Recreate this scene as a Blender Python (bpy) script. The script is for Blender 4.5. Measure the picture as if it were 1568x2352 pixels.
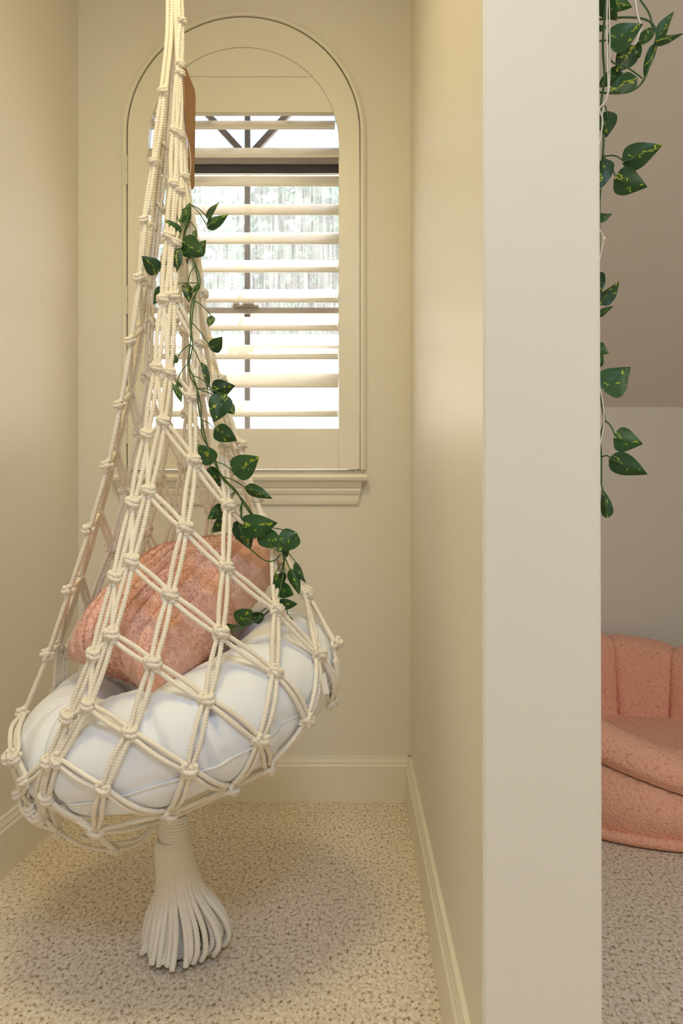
import bpy, bmesh, math, random
import numpy as np
from mathutils import Vector, Matrix

random.seed(7); np.random.seed(7)
for o in list(bpy.data.objects): bpy.data.objects.remove(o)
scene = bpy.context.scene
COL = scene.collection

# ------------------------------------------------------------------ camera
F = 1750.0; CU, CV = 828.0, 1223.0; H = 0.861      # focal length in px, principal point, eye height
cam_d = bpy.data.cameras.new('camera'); cam = bpy.data.objects.new('camera', cam_d); COL.objects.link(cam)
cam.location = (0, 0, H); cam.rotation_euler = (math.pi/2, 0, 0)
cam_d.sensor_fit = 'HORIZONTAL'; cam_d.sensor_width = 24.0; cam_d.lens = 24.0*F/1568.0
cam_d.shift_x = (784.0-CU)/1568.0; cam_d.shift_y = (CV-1176.0)/1568.0
cam_d.clip_start = 0.02; cam_d.clip_end = 200
scene.camera = cam
# ------------------------------------------------------------------ world, lights, exposure
w = bpy.data.worlds.new('sky'); scene.world = w; w.use_nodes = True
nt = w.node_tree; bg = nt.nodes['Background']
sky = nt.nodes.new('ShaderNodeTexSky'); sky.sky_type = 'NISHITA'; sky.sun_disc = False
sky.sun_elevation = math.radians(50); sky.sun_rotation = math.radians(200); sky.air_density = 1.0; sky.dust_density = 9.0
nt.links.new(sky.outputs[0], bg.inputs[0]); bg.inputs[1].default_value = 1.0
def light(name, kind, loc, target, energy, color, size=1.0, size_y=None):
    d = bpy.data.lights.new(name, kind); o = bpy.data.objects.new(name, d); COL.objects.link(o)
    o.location = loc; o.rotation_euler = (Vector(target)-Vector(loc)).to_track_quat('-Z', 'Y').to_euler()
    d.energy = energy; d.color = color
    if kind == 'AREA':
        d.size = size
        if size_y: d.shape = 'RECTANGLE'; d.size_y = size_y
    return o
sun = light('sun', 'SUN', (.6, 6, 10), (.3, 1.65, 0), 14.0, (1, .97, .93)); sun.data.angle = 0.02
light('cool_room_fill', 'AREA', (0.25, -0.9, 2.70), (0.1, -0.5, 0), 28.5, (.60, .77, 1.0), .6, .6)  # added cool fill below the ceiling; no skylight is built
light('nook_ceiling_lamp', 'AREA', (-0.37, 0.75, 2.70), (-0.37, 0.95, 0), 14.6, (1.0, .83, .39), .4, .4)
light('rear_fill', 'AREA', (0.4, -3.1, 1.30), (0.2, 1.5, 0.8), 9, (1.0, .78, .72), 1.8, 1.5)  # added frontal fill before the rear wall, which has no window
light('alcove_fill', 'AREA', (1.36, 0.30, 1.45), (0.95, 3.0, 0.8), 5.0, (1.0, .95, .78), .5, .5)  # added fill aimed into the alcove; no floor lamp stands here
scene.view_settings.view_transform = 'Standard'; scene.view_settings.look = 'None'
scene.view_settings.exposure = -0.06; scene.view_settings.gamma = 1.0; scene.view_settings.use_curve_mapping = False
scene.cycles.max_bounces = 8; scene.cycles.diffuse_bounces = 5; scene.cycles.adaptive_threshold = .025; scene.cycles.transparent_max_bounces = 16

def P(u, v, Y):
    return Vector(((u-CU)*Y/F, Y, H-(v-CV)*Y/F))

# ------------------------------------------------------------------ materials
def S(r, g, b):
    f = lambda c: (c/255/12.92) if c/255 <= .04045 else ((c/255+.055)/1.055)**2.4
    return (f(r), f(g), f(b), 1)
class Mat:
    def __init__(s, name, color=(.8, .8, .8, 1), rough=.5, spec=.5):
        s.m = bpy.data.materials.new(name); s.m.use_nodes = True; s.t = s.m.node_tree
        s.b = s.t.nodes['Principled BSDF']; s.out = s.t.nodes['Material Output']
        s.b.inputs['Base Color'].default_value = color; s.b.inputs['Roughness'].default_value = rough
        s.b.inputs['Specular IOR Level'].default_value = spec
    def n(s, k, **kw):
        x = s.t.nodes.new('ShaderNode'+k)
        for a, b in kw.items():
            if a in x.inputs: x.inputs[a].default_value = b
            else: setattr(x, a, b)
        return x
    def l(s, a, b): s.t.links.new(a, b)
    def coord(s, kind='Object'):
        if not hasattr(s, '_tc'): s._tc = s.n('TexCoord')
        return s._tc.outputs[kind]
    def noise(s, scale, detail=2, rough=.5, kind='Object', vec=None):
        x = s.n('TexNoise', Scale=scale, Detail=detail, Roughness=rough); s.l(vec or s.coord(kind), x.inputs['Vector']); return x
    def ramp(s, fac, stops):
        r = s.n('ValToRGB'); el = r.color_ramp.elements
        while len(el) < len(stops): el.new(.5)
        for e, (p, c) in zip(el, stops): e.position = p; e.color = c
        s.l(fac, r.inputs[0]); return r.outputs[0]
    def bump(s, h, strength=.3, dist=.002, normal=None):
        x = s.n('Bump', Strength=strength, Distance=dist); s.l(h, x.inputs['Height'])
        if normal is not None: s.l(normal, x.inputs['Normal'])
        s.l(x.outputs[0], s.b.inputs['Normal']); return x.outputs[0]
M = {}
def wallmat(name, c, rough=.45):
    a = Mat(name, c, rough, .4)
    n1 = a.noise(28, 2, .5); n2 = a.noise(150, 2, .5)
    b = a.bump(n1.outputs[0], .12, .004); a.bump(n2.outputs[0], .07, .001, b)
    return a.m
M['wall'] = wallmat('cream_wall_paint', S(232, 226, 213), .46)
M['ceiling'] = wallmat('ceiling_paint', S(226, 218, 206), .7)
M['trim'] = Mat('cream_trim_paint', S(236, 230, 214), .32, .45).m
a = Mat('white_shutter_paint', S(240, 236, 226), .3, .5); M['shutter'] = a.m
# carpet : looped pile, beige with brown specks
a = Mat('speckled_carpet', (.4, .35, .3, 1), .95, .1)
mp = a.n('Mapping'); mp.inputs['Scale'].default_value = (1.0, .62, 1); a.l(a.coord('Object'), mp.inputs[0])
vo = a.n('TexVoronoi', Scale=150.0); a.l(mp.outputs[0], vo.inputs['Vector'])
no = a.noise(125, 3, .7, vec=mp.outputs[0]); nb = a.noise(1.7, 3, .5)
sp = a.ramp(no.outputs[0], [(.35, S(158, 136, 112)), (.445, S(232, 216, 195)), (.55, S(245, 233, 216)), (.75, S(253, 246, 235))])
mx = a.n('MixRGB', blend_type='MULTIPLY'); mx.inputs[0].default_value = .35
a.l(sp, mx.inputs[1]); a.l(a.ramp(nb.outputs[0], [(.3, (.88, .85, .83, 1)), (.7, (1, 1, 1, 1))]), mx.inputs[2])
mx2 = a.n('MixRGB', blend_type='MULTIPLY'); mx2.inputs[0].default_value = .5
a.l(mx.outputs[0], mx2.inputs[1]); a.l(a.ramp(vo.outputs['Distance'], [(.3, (1, 1, 1, 1)), (.9, (.7, .67, .65, 1))]), mx2.inputs[2])
a.l(mx2.outputs[0], a.b.inputs['Base Color'])
inv = a.n('Math', operation='SUBTRACT'); inv.inputs[0].default_value = 1; a.l(vo.outputs['Distance'], inv.inputs[1])
b = a.bump(inv.outputs[0], .6, .004); a.bump(no.outputs[0], .4, .003, b); M['carpet'] = a.m
# cotton rope
a = Mat('cotton_rope', S(248, 240, 224), .9, .15); n = a.noise(900, 2, .6); n3 = a.noise(9, 2)
a.l(a.ramp(n3.outputs[0], [(.3, S(244, 234, 216)), (.7, S(252, 246, 233))]), a.b.inputs['Base Color'])
a.bump(n.outputs[0], .35, .0008); a.b.inputs['Sheen Weight'].default_value = .15; M['rope'] = a.m
# white cushion cover
a = Mat('white_cotton_cover', S(246, 249, 255), .75, .25); n = a.noise(14, 3, .55); n2 = a.noise(600, 1)
b = a.bump(n.outputs[0], .25, .012); a.bump(n2.outputs[0], .08, .0004, b); M['cushion'] = a.m
M['piping'] = Mat('white_piping', S(244, 242, 240), .7, .2).m
# pink fur
a = Mat('pink_plush', S(252, 204, 184), .9, .1); n = a.noise(60, 3, .6)
a.l(a.ramp(n.outputs[0], [(.3, S(250, 194, 175)), (.7, S(255, 215, 199))]), a.b.inputs['Base Color'])
a.bump(n.outputs[0], .4, .004); a.b.inputs['Sheen Weight'].default_value = .4; M['plush'] = a.m
# sherpa armchair
a = Mat('pink_sherpa', S(214, 150, 124), .95, .1)
vo = a.n('TexVoronoi', Scale=120.0, feature='SMOOTH_F1'); a.l(a.coord('Object'), vo.inputs['Vector']); vo.inputs['Smoothness'].default_value = .35
n = a.noise(120, 2, .6)
a.l(a.ramp(vo.outputs['Distance'], [(.3, S(250, 192, 164)), (.66, S(244, 182, 154)), (.95, S(226, 160, 134))]), a.b.inputs['Base Color'])
inv = a.n('Math', operation='SUBTRACT'); inv.inputs[0].default_value = 1; a.l(vo.outputs['Distance'], inv.inputs[1])
b = a.bump(inv.outputs[0], .6, .005); a.bump(n.outputs[0], .35, .002, b); a.b.inputs['Sheen Weight'].default_value = .2; M['sherpa'] = a.m
# ivy leaf : dark green with yellow streaks along the midrib (UV: x across, y along)
a = Mat('variegated_leaf', S(40, 82, 34), .42, .45)
uvs = a.n('SeparateXYZ'); a.l(a.coord('UV'), uvs.inputs[0])
oi = a.n('ObjectInfo')
nd = a.n('TexNoise', Scale=9.0, Detail=3.0, noise_dimensions='4D'); a.l(a.coord('UV'), nd.inputs['Vector'])
sc_ = a.n('Math', operation='MULTIPLY'); sc_.inputs[1].default_value = 37; a.l(oi.outputs['Random'], sc_.inputs[0]); a.l(sc_.outputs[0], nd.inputs['W'])
def mth(op, x, y=None, cl=False):
    k = a.n('Math', operation=op); k.use_clamp = cl
    for i, q in enumerate((x, y)):
        if q is None: continue
        if isinstance(q, (int, float)): k.inputs[i].default_value = q
        else: a.l(q, k.inputs[i])
    return k.outputs[0]
wob = mth('MULTIPLY', mth('SUBTRACT', nd.outputs[0], .5), .5)
dx = mth('ABSOLUTE', mth('ADD', mth('SUBTRACT', uvs.outputs[0], .5), wob))
n2 = a.n('TexNoise', Scale=4.5, Detail=2.0, noise_dimensions='4D'); a.l(a.coord('UV'), n2.inputs['Vector']); a.l(sc_.outputs[0], n2.inputs['W'])
msk = mth('MULTIPLY', mth('LESS_THAN', dx, .035), mth('GREATER_THAN', n2.outputs[0], .54))
side = mth('ABSOLUTE', mth('ADD', mth('SUBTRACT', mth('SUBTRACT', uvs.outputs[0], .5), mth('MULTIPLY', mth('SUBTRACT', uvs.outputs[1], .25), .9)), wob))
msk2 = mth('MULTIPLY', mth('LESS_THAN', side, .03), mth('MULTIPLY', mth('LESS_THAN', uvs.outputs[1], .58), mth('GREATER_THAN', n2.outputs[0], .50)))
mskA = mth('MAXIMUM', msk, msk2)
hs = a.n('HueSaturation'); hs.inputs['Color'].default_value = S(38, 78, 34)
a.l(mth('ADD', mth('MULTIPLY', oi.outputs['Random'], .7), .65), hs.inputs['Value'])
mx = a.n('MixRGB'); a.l(mskA, mx.inputs[0]); a.l(hs.outputs[0], mx.inputs[1]); mx.inputs[2].default_value = S(160, 176, 48)
a.l(mx.outputs[0], a.b.inputs['Base Color']); a.bump(nd.outputs[0], .2, .002); M['leaf'] = a.m
M['stem'] = Mat('green_stem', S(62, 96, 48), .5).m
M['wire'] = Mat('clear_wire', S(226, 218, 200), .25, .6).m
M['card'] = Mat('brown_card', S(176, 122, 74), .55, .4)
n = M['card'].noise(30, 3); M['card'].l(M['card'].ramp(n.outputs[0], [(.3, S(150, 112, 78)), (.7, S(164, 124, 88))]), M['card'].b.inputs['Base Color']); M['card'] = M['card'].m
M['bronze'] = Mat('dark_bronze_frame', S(92, 90, 90), .45, .4).m
M['black'] = Mat('black_seal', S(24, 22, 22), .5).m
M['grey_metal'] = Mat('grey_window_metal', S(120, 112, 100), .4, .5).m
a = Mat('metal_plug', S(200, 190, 165), .3, .5); a.b.inputs['Metallic'].default_value = .9; M['plugmetal'] = a.m
M['plastic'] = Mat('white_plastic', S(235, 232, 225), .4).m
M['hinge'] = Mat('white_hinge_metal', S(226, 220, 205), .35, .5).m
# glass: clear with a mirror film
a = Mat('window_glass'); tr = a.n('BsdfTransparent'); gl = a.n('BsdfGlossy', Roughness=.02); fr = a.n('Fresnel', IOR=1.45); ms = a.n('MixShader')
a.l(fr.outputs[0], ms.inputs[0]); a.l(tr.outputs[0], ms.inputs[1]); a.l(gl.outputs[0], ms.inputs[2]); a.l(ms.outputs[0], a.out.inputs[0]); M['glass'] = a.m
# insect screen: fine pale mesh letting most light through, faint vertical streaks
a = Mat('insect_screen', S(226, 234, 238), .8); tr = a.n('BsdfTransparent'); ms = a.n('MixShader')
tl = a.n('BsdfTranslucent', Color=S(236, 242, 246)); 
mp = a.n('Mapping'); mp.inputs['Scale'].default_value = (160, 1, 6); a.l(a.coord('Object'), mp.inputs[0]); n = a.noise(1, 3, .6, vec=mp.outputs[0])
fac = a.n('MapRange'); fac.inputs['From Min'].default_value = .3; fac.inputs['From Max'].default_value = .7; fac.inputs['To Min'].default_value = .08; fac.inputs['To Max'].default_value = .24
a.l(n.outputs[0], fac.inputs[0]); a.l(fac.outputs[0], ms.inputs[0]); a.l(tr.outputs[0], ms.inputs[1]); a.l(tl.outputs[0], ms.inputs[2]); a.l(ms.outputs[0], a.out.inputs[0]); M['screen'] = a.m
a = Mat('tree_leaves', S(120, 150, 110), .6); n = a.noise(1.3, 3); a.l(a.ramp(n.outputs[0], [(.35, S(8, 48, 34)), (.65, S(36, 98, 72))]), a.b.inputs['Base Color']); M['foliage'] = a.m
M['bark'] = Mat('tree_bark', S(96, 80, 66), .9).m
M['stucco'] = wallmat('pale_stucco', S(246, 246, 244), .8)
M['gravel'] = wallmat('pale_ground', S(200, 194, 182), .9)

# ------------------------------------------------------------------ mesh helpers
ROOTINV = {}
def mesh_obj(name, verts, faces, mat, parent=None, smooth=False, uv=None):
    me = bpy.data.meshes.new(name); me.from_pydata([tuple(v) for v in verts], [], faces); me.update()
    if smooth: me.polygons.foreach_set('use_smooth', [True]*len(me.polygons))
    if uv is not None:
        l = me.uv_layers.new(name='uv'); idx = np.empty(len(me.loops), dtype=np.int32); me.loops.foreach_get('vertex_index', idx)
        l.data.foreach_set('uv', np.asarray(uv, dtype=np.float32)[idx].ravel())
    me.materials.append(mat); return link(name, me, parent)
def link(name, me, parent=None, matrix=None):
    o = bpy.data.objects.new(name, me); COL.objects.link(o)
    if matrix is not None: o.matrix_world = matrix
    if parent is not None:
        o.parent = parent; o.matrix_parent_inverse = WM[parent.name].inverted()
    WM[o.name] = matrix.copy() if matrix is not None else Matrix.Identity(4)
    return o
WM = {}
def bm_obj(name, bm, mat, parent=None, smooth=False, bevel=0):
    if bevel:
        bmesh.ops.bevel(bm, geom=[e for e in bm.edges if e.calc_face_angle(0) > .6], offset=bevel, segments=2, affect='EDGES', clamp_overlap=True)
    bmesh.ops.recalc_face_normals(bm, faces=bm.faces)
    me = bpy.data.meshes.new(name); bm.to_mesh(me); bm.free()
    if smooth: me.polygons.foreach_set('use_smooth', [True]*len(me.polygons))
    me.materials.append(mat); return link(name, me, parent)
def box(name, lo, hi, mat, parent=None, bevel=0):
    bm = bmesh.new(); vs = [bm.verts.new((x, y, z)) for x in (lo[0], hi[0]) for y in (lo[1], hi[1]) for z in (lo[2], hi[2])]
    for f in ((0, 1, 3, 2), (4, 6, 7, 5), (0, 4, 5, 1), (2, 3, 7, 6), (0, 2, 6, 4), (1, 5, 7, 3)): bm.faces.new([vs[i] for i in f])
    return bm_obj(name, bm, mat, parent, bevel=bevel)
def prism(name, poly, axis, a0, a1, mat, parent=None, bevel=0, smooth=False):
    """poly: list of 2-D points; axis 'y': (x,z) extruded in y; 'x': (y,z) extruded in x; 'z': (x,y) extruded in z"""
    f = {'y': lambda p, t: (p[0], t, p[1]), 'x': lambda p, t: (t, p[0], p[1]), 'z': lambda p, t: (p[0], p[1], t)}[axis]
    bm = bmesh.new(); A = [bm.verts.new(f(p, a0)) for p in poly]; B = [bm.verts.new(f(p, a1)) for p in poly]; n = len(poly)
    bm.faces.new(A); bm.faces.new(B[::-1])
    for i in range(n): bm.faces.new((A[i], B[i], B[(i+1) % n], A[(i+1) % n]))
    return bm_obj(name, bm, mat, parent, bevel=bevel, smooth=smooth)
def quad(name, pts, mat, parent=None):
    return mesh_obj(name, pts, [tuple(range(len(pts)))], mat, parent)
def thing(name, label, cat, loc=(0, 0, 0), group=None):
    o = bpy.data.objects.new(name, None); COL.objects.link(o); o.location = loc; o.empty_display_size = .05
    WM[o.name] = Matrix.Translation(loc); return tag(o, label, cat, group)
def tag(o, label, cat, group=None):
    o['label'] = label; o['category'] = cat
    if group: o['group'] = group
    return o
def struct(o, label=None):
    o['kind'] = 'structure'
    if label: o['label'] = label
    return o
def resample(pts, step, smooth=True):
    pts = np.array([tuple(p) for p in pts], float)
    if smooth and len(pts) > 2:                                  # Catmull-Rom
        q = np.vstack([2*pts[0]-pts[1], pts, 2*pts[-1]-pts[-2]]); out = []
        for i in range(1, len(q)-2):
            p0, p1, p2, p3 = q[i-1:i+3]; k = max(3, int(np.linalg.norm(p2-p1)/step*.7)+2)
            t = np.linspace(0, 1, k, endpoint=False)[:, None]
            out.append(.5*((2*p1)+(-p0+p2)*t+(2*p0-5*p1+4*p2-p3)*t**2+(-p0+3*p1-3*p2+p3)*t**3))
        pts = np.vstack(out+[pts[-1:]])
    d = np.r_[0, np.cumsum(np.linalg.norm(np.diff(pts, axis=0), axis=1))]
    n = max(2, int(d[-1]/step)+1); s = np.linspace(0, d[-1], n)
    return np.stack([np.interp(s, d, pts[:, i]) for i in range(3)], 1), s
def sweep(pts, r, step=.0024, lobes=3, pitch=.016, nseg=12, depth=.18, phase=0, taper=None, smooth=True):
    """a twisted cord along a path: verts, faces"""
    p, s = resample(pts, step, smooth); n = len(p)
    t = np.gradient(p, axis=0); t /= np.linalg.norm(t, axis=1)[:, None]+1e-12
    nv = np.zeros_like(p); a0 = np.array([0, 0, 1.]) if abs(t[0][2]) < .9 else np.array([1., 0, 0])
    v = np.cross(t[0], a0); v /= np.linalg.norm(v); nv[0] = v
    for i in range(1, n):
        v = v-t[i]*np.dot(v, t[i]); v /= np.linalg.norm(v)+1e-12; nv[i] = v
    bv = np.cross(t, nv); ph = np.linspace(0, 2*np.pi, nseg, endpoint=False)
    tw = (2*np.pi*s/pitch+phase)[:, None] if lobes else np.zeros((n, 1))
    ang = ph[None]+(tw/1.0 if lobes else 0)
    rad = r*(1-depth*(1-np.cos(lobes*ph))[None]*np.ones((n, 1))*.5*2*.5) if lobes else r*np.ones((n, nseg))
    if taper is not None: rad = rad*np.interp(s/s[-1], [0, 1], taper)[:, None]
    V = p[:, None]+rad[..., None]*(np.cos(ang)[..., None]*nv[:, None]+np.sin(ang)[..., None]*bv[:, None])
    V = V.reshape(-1, 3); i = np.arange(n-1)[:, None]*nseg; j = np.arange(nseg)[None]; j2 = (j+1) % nseg
    Fq = np.stack([i+j, i+j2, i+nseg+j2, i+nseg+j], -1).reshape(-1, 4).tolist()
    Fq.append(list(range(nseg))[::-1]); Fq.append([(n-1)*nseg+k for k in range(nseg)])
    return V, Fq
def merge(lst):
    V, Fc, k = [], [], 0
    for v, f in lst: V.append(v); Fc += [[q+k for q in g] for g in f]; k += len(v)
    return np.vstack(V), Fc
def tube(name, pts, r, mat, parent=None, step=.006, taper=None, nseg=7):
    v, f = sweep(pts, r, step, 0, nseg=nseg, taper=taper); return mesh_obj(name, v, f, mat, parent, True)

# ------------------------------------------------------------------ room shell
YB = 2.45; K = YB/F                                     # back wall of the nook, metres per px there
XL, XR = (180-CU)*K, (943-CU)*K
YP = XR*F/(1109-CU); XP = (1378-CU)*YP/F               # partition end and its far side
YK = 3.05; ZK = H-(935-CV)*YK/F; ZC = 2.75; YS = YK-(ZC-ZK)
XFAR = 2.7; YREAR = -3.2
struct(quad('floor', [(XL-.02, YREAR, 0), (XFAR, YREAR, 0), (XFAR, YK+.02, 0), (XL-.02, YK+.02, 0)], M['carpet']), 'speckled beige loop pile carpet')
struct(box('wall_left', (XL-.1, YREAR, 0), (XL, YB+.2, ZC+.05), M['wall']), 'cream wall left of the hanging chair')
struct(box('wall_rear', (XL-.1, YREAR-.1, 0), (XFAR+.1, YREAR, ZC+.05), M['wall']))
struct(box('wall_right', (XFAR, YREAR, 0), (XFAR+.1, YK+.1, ZC+.05), M['wall']))
# partition : its end face leans a hair, as in the photograph
lean = .006
bm = bmesh.new()
def pv(x, y, z): return bm.verts.new((x, y, z))
xb0, xb1 = XP+.004, XP-.004
A = [pv(XR, YP, 0), pv(xb0, YP, 0), pv(xb0, YK, 0), pv(XR, YK, 0)]; B = [pv(XR, YP, ZC), pv(xb1, YP, ZC), pv(xb1, YK, ZC), pv(XR, YK, ZC)]
bm.faces.new(A[::-1]); bm.faces.new(B)
for i in range(4): bm.faces.new((A[i], A[(i+1) % 4], B[(i+1) % 4], B[i]))
bmesh.ops.bevel(bm, geom=[e for e in bm.edges if abs(e.verts[0].co.z-e.verts[1].co.z) > 1 and e.verts[0].co.y < YP+.01], offset=.003, segments=2, affect='EDGES')
struct(bm_obj('wall_partition', bm, M['wall']), 'cream partition wall between nook and alcove')
struct(box('wall_light_block', (1.5, .6, 0), (1.62, YK, ZC), M['wall']))  # unseen wall, added to keep room light off the knee wall
struct(quad('wall_knee', [(XP-.02, YK, 0), (XFAR, YK, 0), (XFAR, YK, ZK), (XP-.02, YK, ZK)], M['wall']), 'low knee wall behind the pink armchair')
struct(quad('ceiling_slope', [(XP-.02, YK, ZK), (XFAR, YK, ZK), (XFAR, YS, ZC), (XP-.02, YS, ZC)], M['ceiling']), 'sloping ceiling above the knee wall')
struct(quad('ceiling', [(XL-.02, YREAR, ZC), (XFAR, YREAR, ZC), (XFAR, YB+.02, ZC), (XL-.02, YB+.02, ZC)], M['ceiling']))
# back wall with arched opening
XC = (561-CU)*K
def arch(hw, zs, zb, rv=None, n=40, xc=XC):
    rv = rv or hw; pts = [(xc-hw, zb)]
    pts += [(xc-hw*math.cos(math.pi*i/n), zs+rv*math.sin(math.pi*i/n)) for i in range(n+1)]
    return pts+[(xc+hw, zb)]
zpx = lambda v, Y=YB: H-(v-CV)*Y/F
HW = 266*K; ZSP = zpx(312); ZBOT = zpx(1082)
op = arch(HW, ZSP, ZBOT)
bm = bmesh.new()
outer = [bm.verts.new(p) for p in ((XL-.02, YB, 0), (XR+.02, YB, 0), (XR+.02, YB, ZC+.02), (XL-.02, YB, ZC+.02))]
inner = [bm.verts.new((x, YB, z)) for x, z in op]
es = [bm.edges.new((outer[i], outer[(i+1) % 4])) for i in range(4)]+[bm.edges.new((inner[i], inner[(i+1) % len(inner)])) for i in range(len(inner))]
bmesh.ops.triangle_fill(bm, edges=es, use_beauty=True)
deep = [bm.verts.new((x, YB+.125, z)) for x, z in op]
for i in range(len(op)): j = (i+1) % len(op); bm.faces.new((inner[i], inner[j], deep[j], deep[i]))
struct(bm_obj('wall_back', bm, M['wall']), 'cream back wall of the nook around the arched window')
# baseboards
def baseprof(h, t): return [(0, 0), (t, 0), (t, h*.80), (t*.78, h*.83), (t*.78, h*.88), (t*.55, h*.95), (t*.5, h), (0, h)]
BH = 102*K; BT = .017
pf = baseprof(BH, BT)
struct(prism('baseboard_back', [(YB-a_, z) for a_, z in pf], 'x', XL, XR, M['trim']), 'cream baseboard along the back wall')
struct(prism('baseboard_left', [(XL+a_, z) for a_, z in pf], 'y', YREAR, YB, M['trim']), 'cream baseboard along the left wall')
struct(prism('baseboard_right', [(XR-a_, z) for a_, z in pf], 'y', YP+.0, YB, M['trim']), 'cream baseboard along the partition wall')

# ------------------------------------------------------------------ window trim (arched casing), sill, apron
def arch_strip(name, prof, hw0, zs, zb, mat, parent=None, n=48, smooth=True):
    """prof: list of (offset outward, y); swept along the arch from foot to foot"""
    V, Fc = [], []; path = []
    path.append((-hw0, zb, -1, 0))
    for i in range(n+1):
        t = math.pi*i/n; path.append((-hw0*math.cos(t), zs+hw0*math.sin(t), -math.cos(t), math.sin(t)))
    path.append((hw0, zb, 1, 0)); m = len(prof)
    for x, z, nx, nz in path:
        for o_, y in prof: V.append((XC+x+nx*o_, y, z+nz*o_))
    for i in range(len(path)-1):
        for j in range(m): k = (j+1) % m; Fc.append((i*m+j, i*m+k, (i+1)*m+k, (i+1)*m+j))
    Fc.append(tuple(range(m))); Fc.append(tuple((len(path)-1)*m+j for j in range(m))[::-1])
    o = mesh_obj(name, V, Fc, mat, parent); bm = bmesh.new(); bm.from_mesh(o.data); bmesh.ops.recalc_face_normals(bm, faces=bm.faces); bm.to_mesh(o.data); bm.free()
    return o
yf = YB-.022
struct(arch_strip('trim_1', [(0.001, yf+.003), (.003, yf), (.010, yf), (.012, yf+.005), (.017, yf+.007), (.019, yf+.014), (.021, YB), (.021, YB+.001), (.012, YB+.05), (-.016, YB+.05), (-.016, YB+.018), (.001, YB+.018)], HW, ZSP, zpx(1080), M['trim']), 'arched cream casing around the shutter')
# shutter panel ------------------------------------------------------
sh = thing('plantation_shutter', 'cream arched plantation shutter with open horizontal louvers in the window', 'shutter', (XC, YB, 0))
G = 2.2*K; hwS = HW-G; hwI = 217*K; y0, y1 = YB-.018, YB+.012
zI = zpx(333)
# frame: outer arch hwS / inner arch hwI
V, Fc = [], []; n = 48
po = [(-hwS, zpx(1078))]+[(-hwS*math.cos(math.pi*i/n), ZSP+hwS*math.sin(math.pi*i/n)) for i in range(n+1)]+[(hwS, zpx(1078))]
pi_ = [(-hwI, zpx(1078))]+[(-hwI*math.cos(math.pi*i/n), zI+hwI*math.sin(math.pi*i/n)) for i in range(n+1)]+[(hwI, zpx(1078))]
for (x, z), (xi, zi) in zip(po, pi_):
    V += [(XC+x, y0, z), (XC+xi, y0, zi), (XC+xi, y1, zi), (XC+x, y1, z)]
for i in range(len(po)-1):
    for j in range(4): k = (j+1) % 4; Fc.append((i*4+j, i*4+k, i*4+4+k, i*4+4+j))
Fc += [(0, 1, 2, 3), tuple(len(V)-4+j for j in (3, 2, 1, 0))]
bm = bmesh.new(); me_ = bpy.data.meshes.new('t'); me_.from_pydata(V, [], Fc); bm.from_mesh(me_)
bm_obj('arched_stile', bm, M['trim'], sh, bevel=.0012)
box('bottom_rail', (XC-hwI+.0007, y0, zpx(1078)), (XC+hwI-.0007, y1, zpx(986)), M['trim'], sh, bevel=.0012)
def arch_seg(z0, z1, hw, n=40):
    """area of the inner arch between two heights"""
    pts = []
    xa = lambda z: hw*math.sqrt(max(0, 1-((z-zI)/hw)**2)) if z > zI else hw
    zz = [z0+(z1-z0)*i/n for i in range(n+1)]
    return [(XC+xa(z), z) for z in zz]+[(XC-xa(z), z) for z in reversed(zz)]
ztop = zI+hwI-.001
seg = arch_seg(zpx(183)+.0007, ztop-.0005, hwI-.001); prism('arch_panel', seg, 'y', y0+.003, y1-.003, M['trim'], sh)
seg = arch_seg(zpx(263), zpx(183)-.0007, hwI-.001); prism('arch_panel', seg, 'y', y0+.003, y1-.003, M['trim'], sh)
# louvers: elliptical blades pitched 41 deg, room edge down
lv_b = [299, 363, 430, 496, 563, 628, 697, 762, 828, 893, 960]
d, th, tilt = .094, .0125, math.radians(41); yc = (y0+y1)/2
def blade(zc, x0, x1):
    pr = []
    for i in range(28):
        t = 2*math.pi*i/28; q, s_ = .5*d*math.copysign(abs(math.cos(t))**.8, math.cos(t)), .5*th*math.copysign(abs(math.sin(t))**.8, math.sin(t))
        pr.append((yc+q*math.cos(tilt)-s_*math.sin(tilt), zc+q*math.sin(tilt)+s_*math.cos(tilt)))
    return prism('louver', pr, 'x', x0, x1, M['shutter'], sh, smooth=False)
for i, vb in enumerate(lv_b):
    zl = zpx(vb, yc-.5*d*math.cos(tilt))+.5*d*math.sin(tilt)+th*.35
    hw = hwI-.0008
    if zl > zI: hw = math.sqrt(max(.01, hwI**2-(zl+.02-zI)**2))-.001
    o = blade(zl, XC-hw, XC+hw); o.data.polygons.foreach_set('use_smooth', [len(p.vertices) == 4 for p in o.data.polygons])
for va in (365, 660, 955):
    hx = XC-HW-.001
    hg = prism('hinge', [(hx+.0045*math.cos(t*math.pi/5), y0-.003+.0045*math.sin(t*math.pi/5)) for t in range(10)], 'z', zpx(va+66), zpx(va+33.6), M['hinge'], sh, smooth=False)
    prism('hinge', [(hx+.0045*math.cos(t*math.pi/5), y0-.003+.0045*math.sin(t*math.pi/5)) for t in range(10)], 'z', zpx(va+32.6), zpx(va), M['hinge'], sh, smooth=False)
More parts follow.
